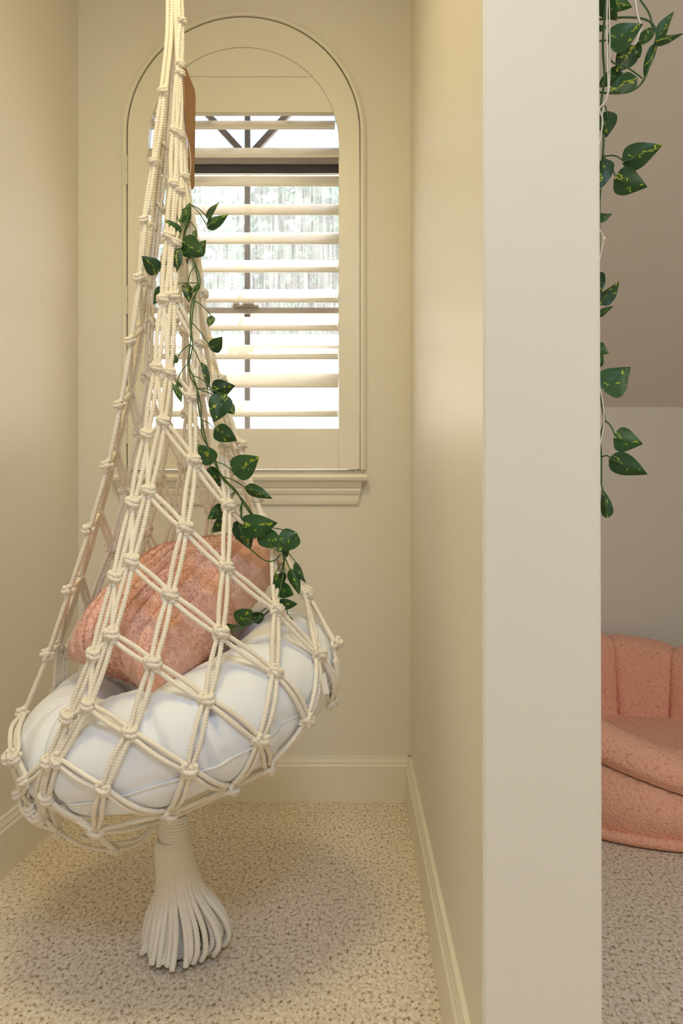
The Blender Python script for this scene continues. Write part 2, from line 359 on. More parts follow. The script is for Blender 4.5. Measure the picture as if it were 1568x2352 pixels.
# sill + apron
sx0, sx1 = (264-CU)*K, (842-CU)*K
pz = lambda v: zpx(v, YB-.03)
sp_ = [(YB, pz(1089)), (YB-.036, pz(1089)), (YB-.042, pz(1092)), (YB-.045, pz(1097)), (YB-.042, pz(1103)), (YB-.036, pz(1106)), (YB, pz(1106))]
sill = struct(prism('trim_2', sp_, 'x', sx0, sx1, M['trim'], smooth=False), 'cream window sill under the shutter')
ap = [(-.0, 1106), (.034, 1106), (.030, 1112), (.024, 1119), (.020, 1121), (.021, 1127), (.017, 1134), (.013, 1137), (.012, 1150), (.009, 1158), (.0, 1160)]
V = []; L0, L1, B0, B1 = (270-CU)*K, (832-CU)*K, (281-CU)*K, (821-CU)*K
for (t_, v_) in ap:
    f_ = (v_-1106)/54; V += [(L0+(B0-L0)*f_, YB-t_, pz(v_)), (L1+(B1-L1)*f_, YB-t_, pz(v_))]
m_ = len(ap); Fc = [(2*i, 2*i+1, 2*((i+1) % m_)+1, 2*((i+1) % m_)) for i in range(m_)]+[tuple(2*i for i in range(m_)), tuple(2*i+1 for i in range(m_))[::-1]]
o = struct(mesh_obj('trim_3', V, Fc, M['trim']), 'cream moulded apron below the window sill')
bm = bmesh.new(); bm.from_mesh(o.data); bmesh.ops.recalc_face_normals(bm, faces=bm.faces); bm.to_mesh(o.data); bm.free()
# the window itself -------------------------------------------------
YW = YB+.090
win = thing('window_1', 'bronze framed window with arched top light behind the shutter', 'window', (XC, YW, 0)); del win['category']; win['kind'] = 'structure'
zw = lambda v: zpx(v, YW); xw = lambda u: (u-CU)*YW/F
hwW = HW-.002
arch_o = lambda name, a0, a1, ya, yb, mat: arch_strip(name, [(a0, ya), (a1, ya), (a1, yb), (a0, yb)], hwW-.0, ZSP, ZBOT+.002, mat, win)
arch_o('window_frame', -.030, -.001, YW-.02, YW+.03, M['bronze'])
box('window_frame', (XC-hwW+.03, YW-.02, ZBOT+.002), (XC+hwW-.03, YW+.03, ZBOT+.045), M['bronze'], win, .001)
box('transom_bar', (XC-hwW+.03, YW-.025, zw(384)), (XC+hwW-.03, YW+.03, zw(360)), M['grey_metal'], win, .001)
box('transom_seal', (XC-hwW+.03, YW-.018, zw(399)), (XC+hwW-.03, YW+.03, zw(384)), M['black'], win, .001)
box('sash_rail', (XC-hwW+.03, YW-.01, zw(405.5)), (XC+hwW-.03, YW+.02, zw(401)), M['plastic'], win)
box('meeting_rail', (XC-hwW+.03, YW-.022, zw(724)), (XC+hwW-.03, YW+.02, zw(711)), M['grey_metal'], win, .001)
um = 568
for za, zb_ in ((zw(711), zw(399)), (ZBOT+.045, zw(724))):
    box('muntin', (xw(um-6.2), YW-.004, za), (xw(um+6.2), YW+.012, zb_), M['bronze'], win)
box('muntin', (xw(um-6), YW-.004, zw(360)), (xw(um+6), YW+.012, ZSP+hwW-.02), M['bronze'], win)
for sg in (-1, 1):
    c0 = Vector((xw(um)+sg*.02, 0, zw(347))); dr = Vector((sg*.68, 0, .74)).normalized(); c1 = c0+dr*.36
    pr = Vector((-dr.z, 0, dr.x))*.0095
    bm_ = [(c0+pr), (c0-pr), (c1-pr), (c1+pr)]
    prism('muntin', [(q.x, q.z) for q in bm_], 'y', YW-.004, YW+.012, M['bronze'], win)
lk = box('sash_lock', (xw(538), YW-.034, zw(711)), (xw(596), YW-.022+.012, zw(707)), M['grey_metal'], win, .001)
box('lock_lever', (xw(540), YW-.04, zw(707)), (xw(552), YW-.026, zw(699)), M['grey_metal'], lk, .001)
box('lock_cam', (xw(562), YW-.044, zw(707)), (xw(586), YW-.024, zw(703)), M['grey_metal'], lk, .001)
hI = hwW-.03
pts = [(XC-hI*math.cos(math.pi*i/24), ZSP+hI*math.sin(math.pi*i/24)) for i in range(25)]+[(XC+hI, zw(360)), (XC-hI, zw(360))]
mesh_obj('pane', [(x, YW+.004, z) for x, z in pts], [tuple(range(len(pts)))], M['glass'], win)
for za, zb_ in ((zw(711), zw(405)), (ZBOT+.045, zw(724))):
    for xa, xb in ((XC-hI, xw(um-6)), (xw(um+6), XC+hI)):
        quad('pane', [(xa, YW+.004, za), (xb, YW+.004, za), (xb, YW+.004, zb_), (xa, YW+.004, zb_)], M['glass'], win)
quad('insect_screen', [(XC-hI, YW+.025, ZBOT+.045), (XC+hI, YW+.025, ZBOT+.045), (XC+hI, YW+.025, zw(384)), (XC-hI, YW+.025, zw(384))], M['screen'], win)

# ------------------------------------------------------------------ outside
struct(quad('ground', [(-15, 2.65, -.15), (15, 2.65, -.15), (15, 30, -.15), (-15, 30, -.15)], M['gravel']), 'pale ground outside the window')
fw = struct(box('wall_outside', (-6, 6.0, -.15), (6, 6.2, 2.42), M['stucco']), 'pale stucco wall outside the window')
def tree(x, y, h, rx, rz, label):
    t = thing('garden_tree', label, 'tree', (x, y, -.15), 'trees outside the window')
    tube('trunk', [(x, y, -.15), (x+.1, y, h*.4), (x, y+.05, h*.7)], .14, M['bark'], t, .2, (1, .4))
    N = 15000; rs = np.random.RandomState(int(abs(x)*100)+3); cs = rs.normal(size=(26, 3)); cs /= np.linalg.norm(cs, axis=1)[:, None]; cs *= rs.rand(26, 1)**.4
    c = cs[rs.randint(0, 26, N)]+rs.normal(size=(N, 3))*.2
    c = c*np.array([rx, rx, rz])+np.array([x, y, h-rz]); a_ = rs.normal(size=(N, 3)); a_ /= np.linalg.norm(a_, axis=1)[:, None]
    b_ = np.cross(a_, rs.normal(size=(N, 3))); b_ /= np.linalg.norm(b_, axis=1)[:, None]
    s_ = (.035+.04*rs.rand(N))[:, None]; c[:, 2] = np.minimum(c[:, 2], h)
    V = np.stack([c-a_*s_*1.6, c+b_*s_*.8, c+a_*s_*1.6, c-b_*s_*.8], 1).reshape(-1, 3)
    o = mesh_obj('foliage', V, (np.arange(N)[:, None]*4+np.arange(4)[None]).tolist(), M['foliage'], t); o['kind'] = 'stuff'
tree(-2.75, 8.6, 4.7, 1.25, 1.7, 'leafy tree seen through the louvers, left of the window muntin')
tree(-.75, 9.4, 5.0, 1.2, 1.9, 'leafy tree seen through the louvers, right of the window muntin')
tree(1.2, 8.8, 4.5, 1.1, 1.6, 'leafy tree at the right edge of the window view')

# ------------------------------------------------------------------ round cushion of the hanging chair
TC = np.array([-.366, 1.57, .516]); TA = math.radians(18.0); TB = math.radians(8.5); TR, Tr = .222, .106
EX = np.array([math.cos(TA), 0, math.sin(TA)]); EY0 = np.array([0, 1., 0]); EZ0 = np.array([-math.sin(TA), 0, math.cos(TA)])
EY = EY0*math.cos(TB)+EZ0*math.sin(TB); EZ = EZ0*math.cos(TB)-EY0*math.sin(TB)
def torus_d(p):
    q = np.asarray(p)-TC; x, y, z = q@EX, q@EY, q@EZ
    rr = np.hypot(x, y); return np.hypot(rr-TR, z)-Tr
def push_out(p, off):
    p = np.array(p, float)
    for _ in range(2):
        q = p-TC; x, y, z = q@EX, q@EY, q@EZ; rr = max(1e-6, math.hypot(x, y)); dd = math.hypot(rr-TR, z)
        if dd-Tr >= off: return p
        k = (Tr+off)/max(dd, 1e-4); r2 = TR+(rr-TR)*k; z2 = z*k
        p = TC+EX*(x/rr*r2)+EY*(y/rr*r2)+EZ*z2
    return p
cu = thing('ring_cushion', 'plump white ring seat cushion lying in the rope net', 'cushion', tuple(TC+np.array([0, 0, -.15])))
NA, NB = 220, 72; rs = np.random.RandomState(5)
th_ = np.linspace(0, 2*np.pi, NA, endpoint=False)[:, None]; ph_ = np.linspace(0, 2*np.pi, NB, endpoint=False)[None]
# soft gathers: radial creases that fade round the tube
cre = np.zeros((NA, NB))
for i in range(46):
    t0 = rs.rand()*2*np.pi; wd = .012+.03*rs.rand()**2; am = .007+.013*rs.rand(); sk = (rs.rand()-.5)*.5; pc = rs.rand()*2*np.pi; pw = .5+.7*rs.rand()
    dt = (th_-t0-sk*np.sin(ph_-pc)*.35+np.pi) % (2*np.pi)-np.pi; dp = (ph_-pc+np.pi) % (2*np.pi)-np.pi
    cre += -am*np.exp(-(dt/wd)**2)*np.exp(-(dp/pw)**2)+.5*am*np.exp(-((np.abs(dt)-2*wd)/wd)**2)*np.exp(-(dp/pw)**2)
cre += .004*np.sin(5*th_+1)*np.cos(ph_)+.003*np.sin(9*th_+2*ph_)
cre += -.005*np.exp(-((np.abs((ph_+np.pi+.32) % (2*np.pi)-np.pi))/.10)**2)
cre = np.where(cre > .001, .001+(cre-.001)*.25, cre); rad = Tr-.002+cre
ct = np.stack([(TR+rad*np.cos(ph_))*np.cos(th_), (TR+rad*np.cos(ph_))*np.sin(th_), rad*np.sin(ph_)*1.0+0*th_], -1)
Vc = TC+ct[..., :1]*EX+ct[..., 1:2]*EY+ct[..., 2:3]*EZ
i, j = np.meshgrid(np.arange(NA), np.arange(NB), indexing='ij'); i2 = (i+1) % NA; j2 = (j+1) % NB
Fc = np.stack([i*NB+j, i2*NB+j, i2*NB+j2, i*NB+j2], -1).reshape(-1, 4).tolist()
mesh_obj('cover', Vc.reshape(-1, 3), Fc, M['cushion'], cu, True)
jp = int(NB*(2*np.pi-.32)/(2*np.pi)) % NB
pp = [Vc[k, jp]+(Vc[k, jp]-(TC+EX*TR*math.cos(th_[k, 0])+EY*TR*math.sin(th_[k, 0])))*.03 for k in range(0, NA, 3)]; pp.append(pp[0])
v, f = sweep(pp, .0022, .006, 0, nseg=6); mesh_obj('piping', v, f, M['piping'], cu, True)

# ------------------------------------------------------------------ pink plush pillow
C1, C2, C3, C4 = P(672, 1238, 1.60), P(350, 1596, 1.305), P(150, 1508, 1.55), P(376, 1284, 1.80)
RIB = []
def pillow_pt(a_, b_, side):
    # a_: along the ribs C2->C1, b_: C2->C3, both 0..1
    base = (C2*(1-a_)+C1*a_)*(1-b_)+(C3*(1-a_)+C4*a_)*b_
    A = (C1-C2).lerp(C4-C3, b_); B_ = (C3-C2).lerp(C4-C1, a_); nn = A.cross(B_).normalized()
    if nn.y > 0: nn = -nn
    x, y = 2*a_-1, 2*b_-1
    e = max(0, (1-abs(x)**3.2))**.55*max(0, (1-abs(y)**3.2))**.55
    pull = .085
    ctr = (C1+C2+C3+C4)/4
    base = base+(ctr-base)*pull*((1-abs(x)**2)*abs(y)**3+(1-abs(y)**2)*abs(x)**3)
    rib = abs(math.sin(math.pi*b_*9+.25*math.sin(4*a_)))**.75-.6
    hgt = .082*e+.021*rib*min(1, e*2.2)
    RIB.append(rib)
    return base+nn*hgt*side
pl = thing('plush_pillow', 'pink ribbed faux fur pillow leaning inside the hanging chair', 'pillow', tuple((C2+C3)/2))
NP = 108; Vp = []; Fp = []
for side in (1, -1):
    for ia in range(NP+1):
        for ib in range(NP+1): Vp.append(pillow_pt(ia/NP, ib/NP, side))
q = (NP+1)**2
for s_ in (0, 1):
    for ia in range(NP):
        for ib in range(NP):
            c = s_*q+ia*(NP+1)+ib; f = (c, c+1, c+NP+2, c+NP+1); Fp.append(f if s_ else f[::-1])
cover = mesh_obj('pillow_cover', Vp, Fp, M['plush'], pl, True)
me_ = cover.data; me_.calc_loop_triangles(); co = np.empty(len(me_.vertices)*3); me_.vertices.foreach_get('co', co); co = co.reshape(-1, 3)
no = np.empty(len(me_.vertices)*3); me_.vertices.foreach_get('normal', no); no = no.reshape(-1, 3)
cm = co.mean(0)
if ((co-cm)*no).sum() < 0:
    no = -no; me_.flip_normals(); me_.calc_loop_triangles()
ribv = (np.array(RIB)+.6)
tri = np.empty(len(me_.loop_triangles)*3, dtype=np.int32); me_.loop_triangles.foreach_get('vertices', tri); tri = tri.reshape(-1, 3)
ar = np.linalg.norm(np.cross(co[tri[:, 1]]-co[tri[:, 0]], co[tri[:, 2]]-co[tri[:, 0]]), axis=1)
NF = 80000; rs = np.random.RandomState(2); ti = rs.choice(len(tri), NF, p=ar/ar.sum()); r1, r2 = rs.rand(NF, 1)**.5, rs.rand(NF, 1)
bc = [1-r1, r1*(1-r2), r1*r2]
fp = sum(b_*co[tri[ti, k]] for k, b_ in enumerate(bc)); fn = sum(b_*no[tri[ti, k]] for k, b_ in enumerate(bc))
# tufts lie over in slowly varying directions
flow = np.stack([np.sin(fp[:, 0]*38+fp[:, 2]*21)+.3, np.sin(fp[:, 1]*33+1)-.2, np.cos(fp[:, 2]*35+fp[:, 0]*17)-.8], 1)+rs.normal(size=(NF, 3))*.55
dirn = fn*.55+(flow-fn*(flow*fn).sum(1)[:, None])*.45; dirn /= np.linalg.norm(dirn, axis=1)[:, None]
sd = np.cross(dirn, fn)+rs.normal(size=(NF, 3))*.12; sd /= np.linalg.norm(sd, axis=1)[:, None]
sd *= np.where((np.cross(sd, dirn)*fn).sum(1) < 0, -1, 1)[:, None]
ln = ((.003+.004*rs.rand(NF))*(.25+.75*sum(b_[:, 0]*ribv[tri[ti, k]] for k, b_ in enumerate(bc))))[:, None]; wd = .0006
Vf = np.stack([fp-sd*wd, fp+sd*wd, fp+dirn*ln+fn*.001], 1).reshape(-1, 3)
o = mesh_obj('fur', Vf, (np.arange(NF)[:, None]*3+np.arange(3)[None]).tolist(), M['plush'], pl, True); o['kind'] = 'stuff'
o.data.normals_split_custom_set_from_vertices(np.repeat(fn/np.linalg.norm(fn, axis=1)[:, None], 3, axis=0).tolist())

# ------------------------------------------------------------------ hanging chair net
HX = -.385; HY = 1.57; RR = .0047                        # rope radius
vL = [-700, -200, 0, 212, 372, 508, 640, 785, 930, 1073, 1217, 1357, 1505, 1640, 1745]
uL = [386, 380, 374, 371, 352, 330, 316, 297, 272, 242, 202, 156, 105, 50, 20]
vR = [-700, -200, 0, 300, 450, 677, 787, 871, 1022, 1144, 1250, 1370, 1478, 1600, 1745]
uR = [412, 418, 421, 426, 438, 469, 484, 503, 549, 589, 640, 705, 770, 768, 720]
def slice_at(z):
    v = CV+(H-z)*F/HY
    l, r = np.interp(v, vL, uL), np.interp(v, vR, uR)
    xl, xr = (l-CU)*HY/F, (r-CU)*HY/F
    return (xl+xr)/2, (xr-xl)/2, v
def inside(p):
    xc_, a_, v = slice_at(p[2])
    if v < 1690 and ((p[0]-xc_)/a_)**2+((p[1]-HY)/min(a_, .335))**2 <= 1: return True
    return torus_d(p) <= RR+.001
def hit(u, v, back=False, pad=0.0):
    ys = np.arange(1.05, 2.2, .003); best = None; last = None; mind = (9, HY)
    for y in ys:
        p = np.array(P(u, v, y)); xc_, a_, vv = slice_at(p[2])
        ins = inside(p)
        if ins and best is None: best = y
        if ins: last = y
        dq = ((p[0]-xc_)/a_)**2+((y-HY)/min(a_, .335))**2 if vv < 1600 else float(torus_d(p))
        if dq < mind[0]: mind = (dq, y)
    y = (last if back else best)
    if y is None: y = mind[1]
    return np.array(P(u, v, y+(pad if back else -pad)))
ch = thing('hanging_chair', 'cream macrame rope hanging chair with a knotted net and floor tassel', 'hanging chair', (HX, HY, 0))
def normal_at(p):
    if torus_d(p) < .03:
        q = p-TC; x, y = q@EX, q@EY; rr = math.hypot(x, y)+1e-9; c = TC+EX*x/rr*TR+EY*y/rr*TR; n_ = p-c
    else:
        xc_, a_, _ = slice_at(p[2]); n_ = np.array([p[0]-xc_, p[1]-HY, .25*a_])
    return n_/(np.linalg.norm(n_)+1e-9)
# knot meshes (three variants): wraps round two cores; local x across, y outwards, z along
KN = []
for k in range(3):
    R = .0098; rs = np.random.RandomState(k); jt = lambda: (rs.rand()-.5)*.25
    def pth(L): return [(x*R+jt()*R*.5, y*R, z*R) for x, y, z in L]
    parts = [pth([(-.55, .05, 1.25), (-.95, .3, .75), (-.75, .8, .35), (0, 1.05, .28), (.75, .85, .22), (1.15, .3, .0), (.95, -.2, -.55), (.5, -.1, -1.2)]),
             pth([(.55, .05, 1.25), (.95, .15, .8), (1.05, .55, .45), (.5, .75, -.1), (-.1, 1.05, -.38), (-.75, .8, -.4), (-1.15, .3, -.1), (-.95, -.1, .4)]),
             pth([(-.95, -.2, .3), (-1.1, .2, -.35), (-.8, .2, -.8), (-.5, 0, -1.25)]),
             pth([(-.6, -.55, .7), (0, -.75, .1), (.6, -.55, -.6)]), pth([(.3, .1, .8), (.25, .3, 0), (.3, .1, -.9)]), pth([(-.3, .1, .9), (-.25, .3, 0), (-.3, .1, -.9)])]
    V, Fk = merge([sweep(p_, RR*1.02, .0022, phase=k) for p_ in parts])
    me_ = bpy.data.meshes.new('knot'); me_.from_pydata(V.tolist(), [], Fk); me_.polygons.foreach_set('use_smooth', [True]*len(me_.polygons)); me_.materials.append(M['rope']); KN.append(me_)
kcount = [0]
def knot(p, down, s=1.0):
    n_ = Vector(normal_at(p)); z = -Vector(down).normalized(); n_ = (n_-z*n_.dot(z)).normalized(); x = n_.cross(z)*-1
    x = n_.cross(z).normalized(); m = Matrix((x, n_, z)).transposed().to_4x4(); kcount[0] += 1
    rot = Matrix.Rotation(random.uniform(-.35, .35), 4, 'Y')
    return link('knot', KN[kcount[0] % 3], ch, Matrix.Translation(Vector(p)+n_*.001) @ m @ rot @ Matrix.Diagonal((s, s, s, 1)))
def strand(p0, p1, off0, off1, sag=0.0, mid=None, name='rope', parent=None, spread=1.0):
    """one rope from p0 to p1 laid over the cushion where it meets it"""
    n = 9; pts = []
    for i in range(n+1):
        t = i/n; p = p0*(1-t)+p1*t
        e = (off0*(1-t)+off1*t)*(.55+.45*spread*math.sin(math.pi*t)) if spread else off0*(1-t)+off1*t
        p = p+e
        p = p+normal_at(p)*sag*math.sin(math.pi*t)
        pts.append(push_out(p, RR*1.05))
    v, f = sweep(pts, RR, phase=random.uniform(0, 6)); return mesh_obj(name, v, f, M['rope'], parent or ch, True)
def pair(p0, p1, gap=1.25, sag=0.0):
    d_ = p1-p0; d_ = d_/(np.linalg.norm(d_)+1e-9)
    s0, s1 = np.cross(normal_at(p0), d_), np.cross(normal_at(p1), d_)
    for sg in (-1, 1): strand(p0, p1, s0*sg*RR*gap, s1*sg*RR*gap, sag)

front = {
 "Ap": [(412, 150), (400, 303), (397, 425), (387, 545), (375, 690), (359, 848), (336, 1000), (304, 1158), (264, 1328), (215, 1505), (158, 1647), (112, 1752)],
 "A": [(416, 50), (412, 170), (411, 312), (411, 440), (402, 560), (397, 683), (388, 858), (374, 970), (341, 1130), (302, 1291), (257, 1460), (204, 1621), (133, 1746), (108, 1832)],
 "B": [(421, 408), (437, 560), (453, 790), (442, 915), (444, 1060), (424, 1214), (390, 1368), (351, 1524), (301, 1684), (239, 1809), (219, 1907)],
 "C": [(452, 560), (463, 675), (482, 787), (512, 1022), (522, 1163), (518, 1305), (506, 1456), (475, 1609), (433, 1765), (388, 1869)],
 "D": [(503, 873), (549, 1024), (588, 1146), (626, 1256), (634, 1400), (631, 1545), (596, 1699), (531, 1811)],
 "E": [(640, 1250), (702, 1369), (731, 1503), (703, 1655), (616, 1765)],
}
back = {
 "Lp": [(375, 212), (354, 373), (332, 507), (321, 640), (301, 785), (277, 931), (248, 1072), (206, 1217), (160, 1357), (111, 1504), (55, 1638), (24, 1742)],
 "L": [(389, 208), (365, 376), (352, 522), (338, 648), (327, 752), (300, 902), (266, 1036), (229, 1178), (186, 1327), (134, 1482)],
 "F2": [(379, 337), (365, 476), (350, 620), (345, 740), (340, 868), (321, 996), (293, 1127), (257, 1256), (204, 1400), (147, 1502)],
 "F3": [(392, 420), (385, 600), (395, 740), (390, 880), (383, 985), (365, 1098), (336, 1219), (296, 1345), (245, 1450)],
 "F4": [(415, 600), (425, 760), (431, 951), (423, 1067), (404, 1182), (371, 1300), (340, 1400)],
 "F5": [(440, 700), (462, 900), (478, 1050), (483, 1174), (476, 1292), (462, 1400)],
 "G": [(545, 1060), (585, 1195), (625, 1290), (704, 1362), (771, 1478), (742, 1602)],
}
KP = {}
YSIL = {'Lp': 1.56, 'G': 1.60}
for nm, L in front.items(): KP[nm] = [hit(u, v) for u, v in L]
for nm, L in back.items():
    KP[nm] = []
    for u, v in L:
        if nm == 'Lp' : KP[nm].append(np.array(push_out(np.array(P(u, v, 1.53)), RR)))
        elif nm == 'G' : KP[nm].append(np.array(push_out(np.array(P(u, v, 1.64 if v < 1400 else 1.53)), RR)))
        else: KP[nm].append(hit(u, v, True))
for nm, L in KP.items():
    for i, p in enumerate(L):
        dn = (L[i+1]-p) if i+1 < len(L) else (p-L[i-1])
        knot(p, dn, (.78 if p[2] > 1.45 else .92) if nm in ('Ap', 'A', 'Lp', 'L', 'B', 'C') and p[2] > 1.0 else random.uniform(.98, 1.12))
# vertical runs
for nm, L in KP.items():
    for i in range(len(L)-1): pair(L[i], L[i+1], 1.15 if L[i][2] > 1.1 else 1.45, .0)
# top: from each column's first knot up to the gathered ropes above the frame
TOPZ = 2.40
for nm, L in KP.items():
    p = L[0]; xc_, a_, _ = slice_at(p[2]); 
    az = math.atan2(p[1]-HY, p[0]-xc_)
    for sg in (-1, 1):
        s_ = np.cross(normal_at(p), np.array([0, 0, 1.]))*sg*RR*1.1; pts = [p+s_]
        n = max(3, int((TOPZ-p[2])/.12)); xcp, ap_, _ = slice_at(p[2]); rel = min(1.0, math.hypot(p[0]-xcp, p[1]-HY)/ap_)
        for k in range(1, n+1):
            z = p[2]+(TOPZ-p[2])*k/n; xc_, a_, _ = slice_at(z); a2 = max(.014, (a_-RR)*rel)
            pts.append(np.array([xc_+a2*math.cos(az), HY+a2*math.sin(az), z])+s_*(.9 if k < n else .3))
        v, f = sweep(pts, RR, phase=random.uniform(0, 6)); mesh_obj('rope', v, f, M['rope'], ch, True)
v, f = sweep([(HX+.024*math.cos(t/10), HY+.024*math.sin(t/10), TOPZ-.03+.0006*t) for t in range(0, 440, 2)], RR, step=.004); mesh_obj('top_binding', v, f, M['rope'], ch, True)
tube('suspension_cord', [(HX, HY, TOPZ-.01), (HX, HY, 2.6), (HX, HY, ZC)], .012, M['rope'], ch, .05)
# diagonals of the net
def diag(a_, ia, b_, ib, n=99):
    A_, B_ = KP[a_], KP[b_]
    for k in range(min(n, len(A_)-ia, len(B_)-ib)): pair(A_[ia+k], B_[ib+k], 1.45, .0)
diag('A', 5, 'B', 2)            # A(397,683)->B(453,790)...
diag('B', 2, 'C', 3, 1); diag('B', 4, 'C', 4)
diag('C', 4, 'D', 3, 1); diag('C', 5, 'D', 4)
diag('C', 3, 'D', 2, 1)
diag('D', 4, 'E', 2, 3)
diag('D', 3, 'E', 1, 1); diag('E', 1, 'G', 3, 1); diag('E', 2, 'G', 5, 1)
diag('L', 5, 'F2', 5); diag('F2', 4, 'F3', 4); diag('F3', 4, 'F4', 3); diag('F4', 2, 'F5', 2)
diag('G', 0, 'F5', 3, 2)
# closely run side ropes in the two opening bundles
for a_, b_, ia, ib, n in (('Ap', 'A', 4, 6, 7), ('Lp', 'L', 3, 4, 6)):
    for k in range(n):
        p0, p1 = KP[a_][ia+k], KP[b_][ib+k]; strand(p0, p1, np.zeros(3), np.zeros(3)); strand(KP[b_][ib+k], KP[a_][min(ia+k+1, len(KP[a_])-1)], np.zeros(3), np.zeros(3))
# under the seat : to the tassel
TT = np.array(P(395, 1872, HY))
bottoms = [KP['C'][-1], KP['D'][-1], KP['E'][-1], KP['B'][-1], KP['A'][-1]]
def free_rope(pts, r=RR):
    v, f = sweep([tuple(p) for p in pts], r, phase=random.uniform(0, 6)); return mesh_obj('rope', v, f, M['rope'], ch, True)
def drape(p0, p1, n=7):
    out = []
    for k in range(n+1): t = k/n; out.append(push_out(p0*(1-t)+p1*t, RR*1.05))
    return out
for p in (KP['C'][-1], KP['D'][-1], KP['E'][-1]):
    for sg in (-1, 1): free_rope(drape(p+np.array([sg*.006, 0, 0]), TT+np.array([sg*.008, -.02, .004])))
for (ka, kb) in (('A', 'B'), ('B', 'C'), ('C', 'D'), ('D', 'E')):
    free_rope(drape(KP[ka][-1], KP[kb][-1]))
# back of the underside (seen from the side)
for ang in range(20, 170, 25):
    q = TC+EX*(TR+Tr)*math.cos(math.radians(ang))+EY*(TR+Tr)*math.sin(math.radians(ang))
    free_rope(drape(q, TT+np.array([.01*math.cos(ang), .015, .004]), 12))
# back columns run down over the outside of the cushion
for nm in ('L', 'F2', 'F3', 'F4', 'F5', 'G'):
    p = KP[nm][-1]; az = math.atan2((p-TC)@EY, (p-TC)@EX)
    q = TC+EX*(TR+Tr)*math.cos(az)+EY*(TR+Tr)*math.sin(az)
    pair(p, push_out(q, RR), 1.45)
# loose loops hanging below the low left side of the seat
Yl = 1.36
lk1 = [np.array(P(u, v, y)) for u, v, y in ((108, 1832, 1.36), (120, 1880, 1.40), (134, 1908, 1.43), (175, 1936, 1.45), (220, 1949, 1.47), (259, 1952, 1.49), (305, 1944, 1.52), (340, 1918, 1.55), (368, 1890, 1.57))]
free_rope(lk1); free_rope([p+np.array([.004, .004, .011]) for p in lk1[3:]])
for sg in (-3, 3): free_rope([np.array(P(219+sg, 1907, hit(219, 1907)[1])), np.array(P(238+sg, 1930, 1.44)), np.array(P(259+sg, 1950, 1.485))])
knot(lk1[2], lk1[3]-lk1[2]); knot(lk1[5], lk1[6]-lk1[5], .9)
fr2 = [np.array(P(u, v, y)) for u, v, y in ((112, 1838, 1.33), (160, 1875, 1.32), (219, 1907, 1.33), (280, 1908, 1.37), (330, 1896, 1.43), (372, 1884, 1.53))]
free_rope([push_out(p, RR) for p in fr2])
# opening edge at far left, slack ropes below the entrance
Lr = [(24, 1742, 1.52), (37, 1740, 1.46), (62, 1792, 1.45), (48, 1822, 1.46), (75, 1858, 1.46), (94, 1876, 1.45), (112, 1752, 1.36)]
LP = [push_out(hit(t[0], t[1]), RR*1.2) for t in Lr]
for p in LP[:6]: knot(p, (0.1, 0, -1), 1.05)
pair(KP['Lp'][10], LP[1], 1.2); pair(LP[0], LP[3], 1.5); pair(LP[1], LP[2], 1.2); pair(LP[2], LP[3], 1.2); pair(LP[3], LP[5], 1.5); pair(LP[2], LP[6], 1.2); pair(LP[6], LP[5], 1.3)
pair(LP[5], lk1[2], 1.2); free_rope([LP[3], LP[3]*.5+LP[5]*.5+np.array([-.016, 0, -.008]), LP[5]+np.array([-.008, 0, -.012]), lk1[2]])
free_rope([KP['Lp'][10], KP['Lp'][10]*.6+LP[0]*.4+np.array([-.014, 0, .004]), LP[0]])
# tassel ------------------------------------------------------------
tz0, tz1 = H-(1868-CV)*HY/F, H-(1946-CV)*(HY-.03)/F
hl = []
for k in range(0, 9*16+1):
    a_ = k/16*2*math.pi; t = k/(9*16.); r_ = .0255+.002*t; hl.append((HX-.002+.004*t+r_*math.cos(a_), HY+r_*math.sin(a_), tz0+(tz1-tz0)*t))
v1 = sweep(hl, .0046, .003, phase=0)
co_ = sweep([(HX, HY, tz0+.01), (HX, HY, (tz0+tz1)/2), (HX+.003, HY, tz1-.01)], .023, .01, 0, nseg=14)
V, Fk = merge([v1, co_]); tas = mesh_obj('tassel_binding', V, Fk, M['rope'], ch, True)
rs = random.Random(11)
for k in range(90):
    ring = 0 if k < 36 else (1 if k < 66 else 2)
    a_ = 2*math.pi*(k*.618034) if ring else 2*math.pi*k/36
    rf = [1.0, .84, .55][ring]; rt = .0262*[1, .8, .5][ring]; rm = (.050+.008*math.cos(a_))*rf; rb = (.072+.012*math.cos(a_)+rs.uniform(-.006, .006))*rf
    cx = HX-.002; zb = .008+rs.uniform(0, .006); ca, sa = math.cos(a_), math.sin(a_)
    bend = rs.uniform(-.10, .10); lf = -.5*math.pi < (a_ % (2*math.pi))-math.pi < .5*math.pi
    top = (cx+rt*ca, HY+rt*sa, tz1+.004)
    m0 = (cx+rt*1.25*ca+.001, HY+rt*1.25*sa, tz1-.016)
    m1 = (cx+.007+rm*.84*math.cos(a_+bend*.3), HY+rm*.84*math.sin(a_+bend*.3), tz1*.60)
    m2 = (cx+.014+rb*math.cos(a_+bend*.7), HY+rb*.95*math.sin(a_+bend*.7), .075)
    m3 = (cx+.014+rb*(1.12 if lf else 1.16)*math.cos(a_+bend), HY+rb*1.10*math.sin(a_+bend), .036)
    cl = rs.choice((1.10, 1.18, 1.24)) if ca < .35 else 1.04
    e = (cx+.012+rb*cl*math.cos(a_+bend*1.2), HY+rb*cl*math.sin(a_+bend*1.2), zb)
    v, f = sweep([top, m0, m1, m2, m3, e], .0064, .0026, pitch=.019, phase=rs.uniform(0, 6)); mesh_obj('strand', v, f, M['rope'], tas, True)

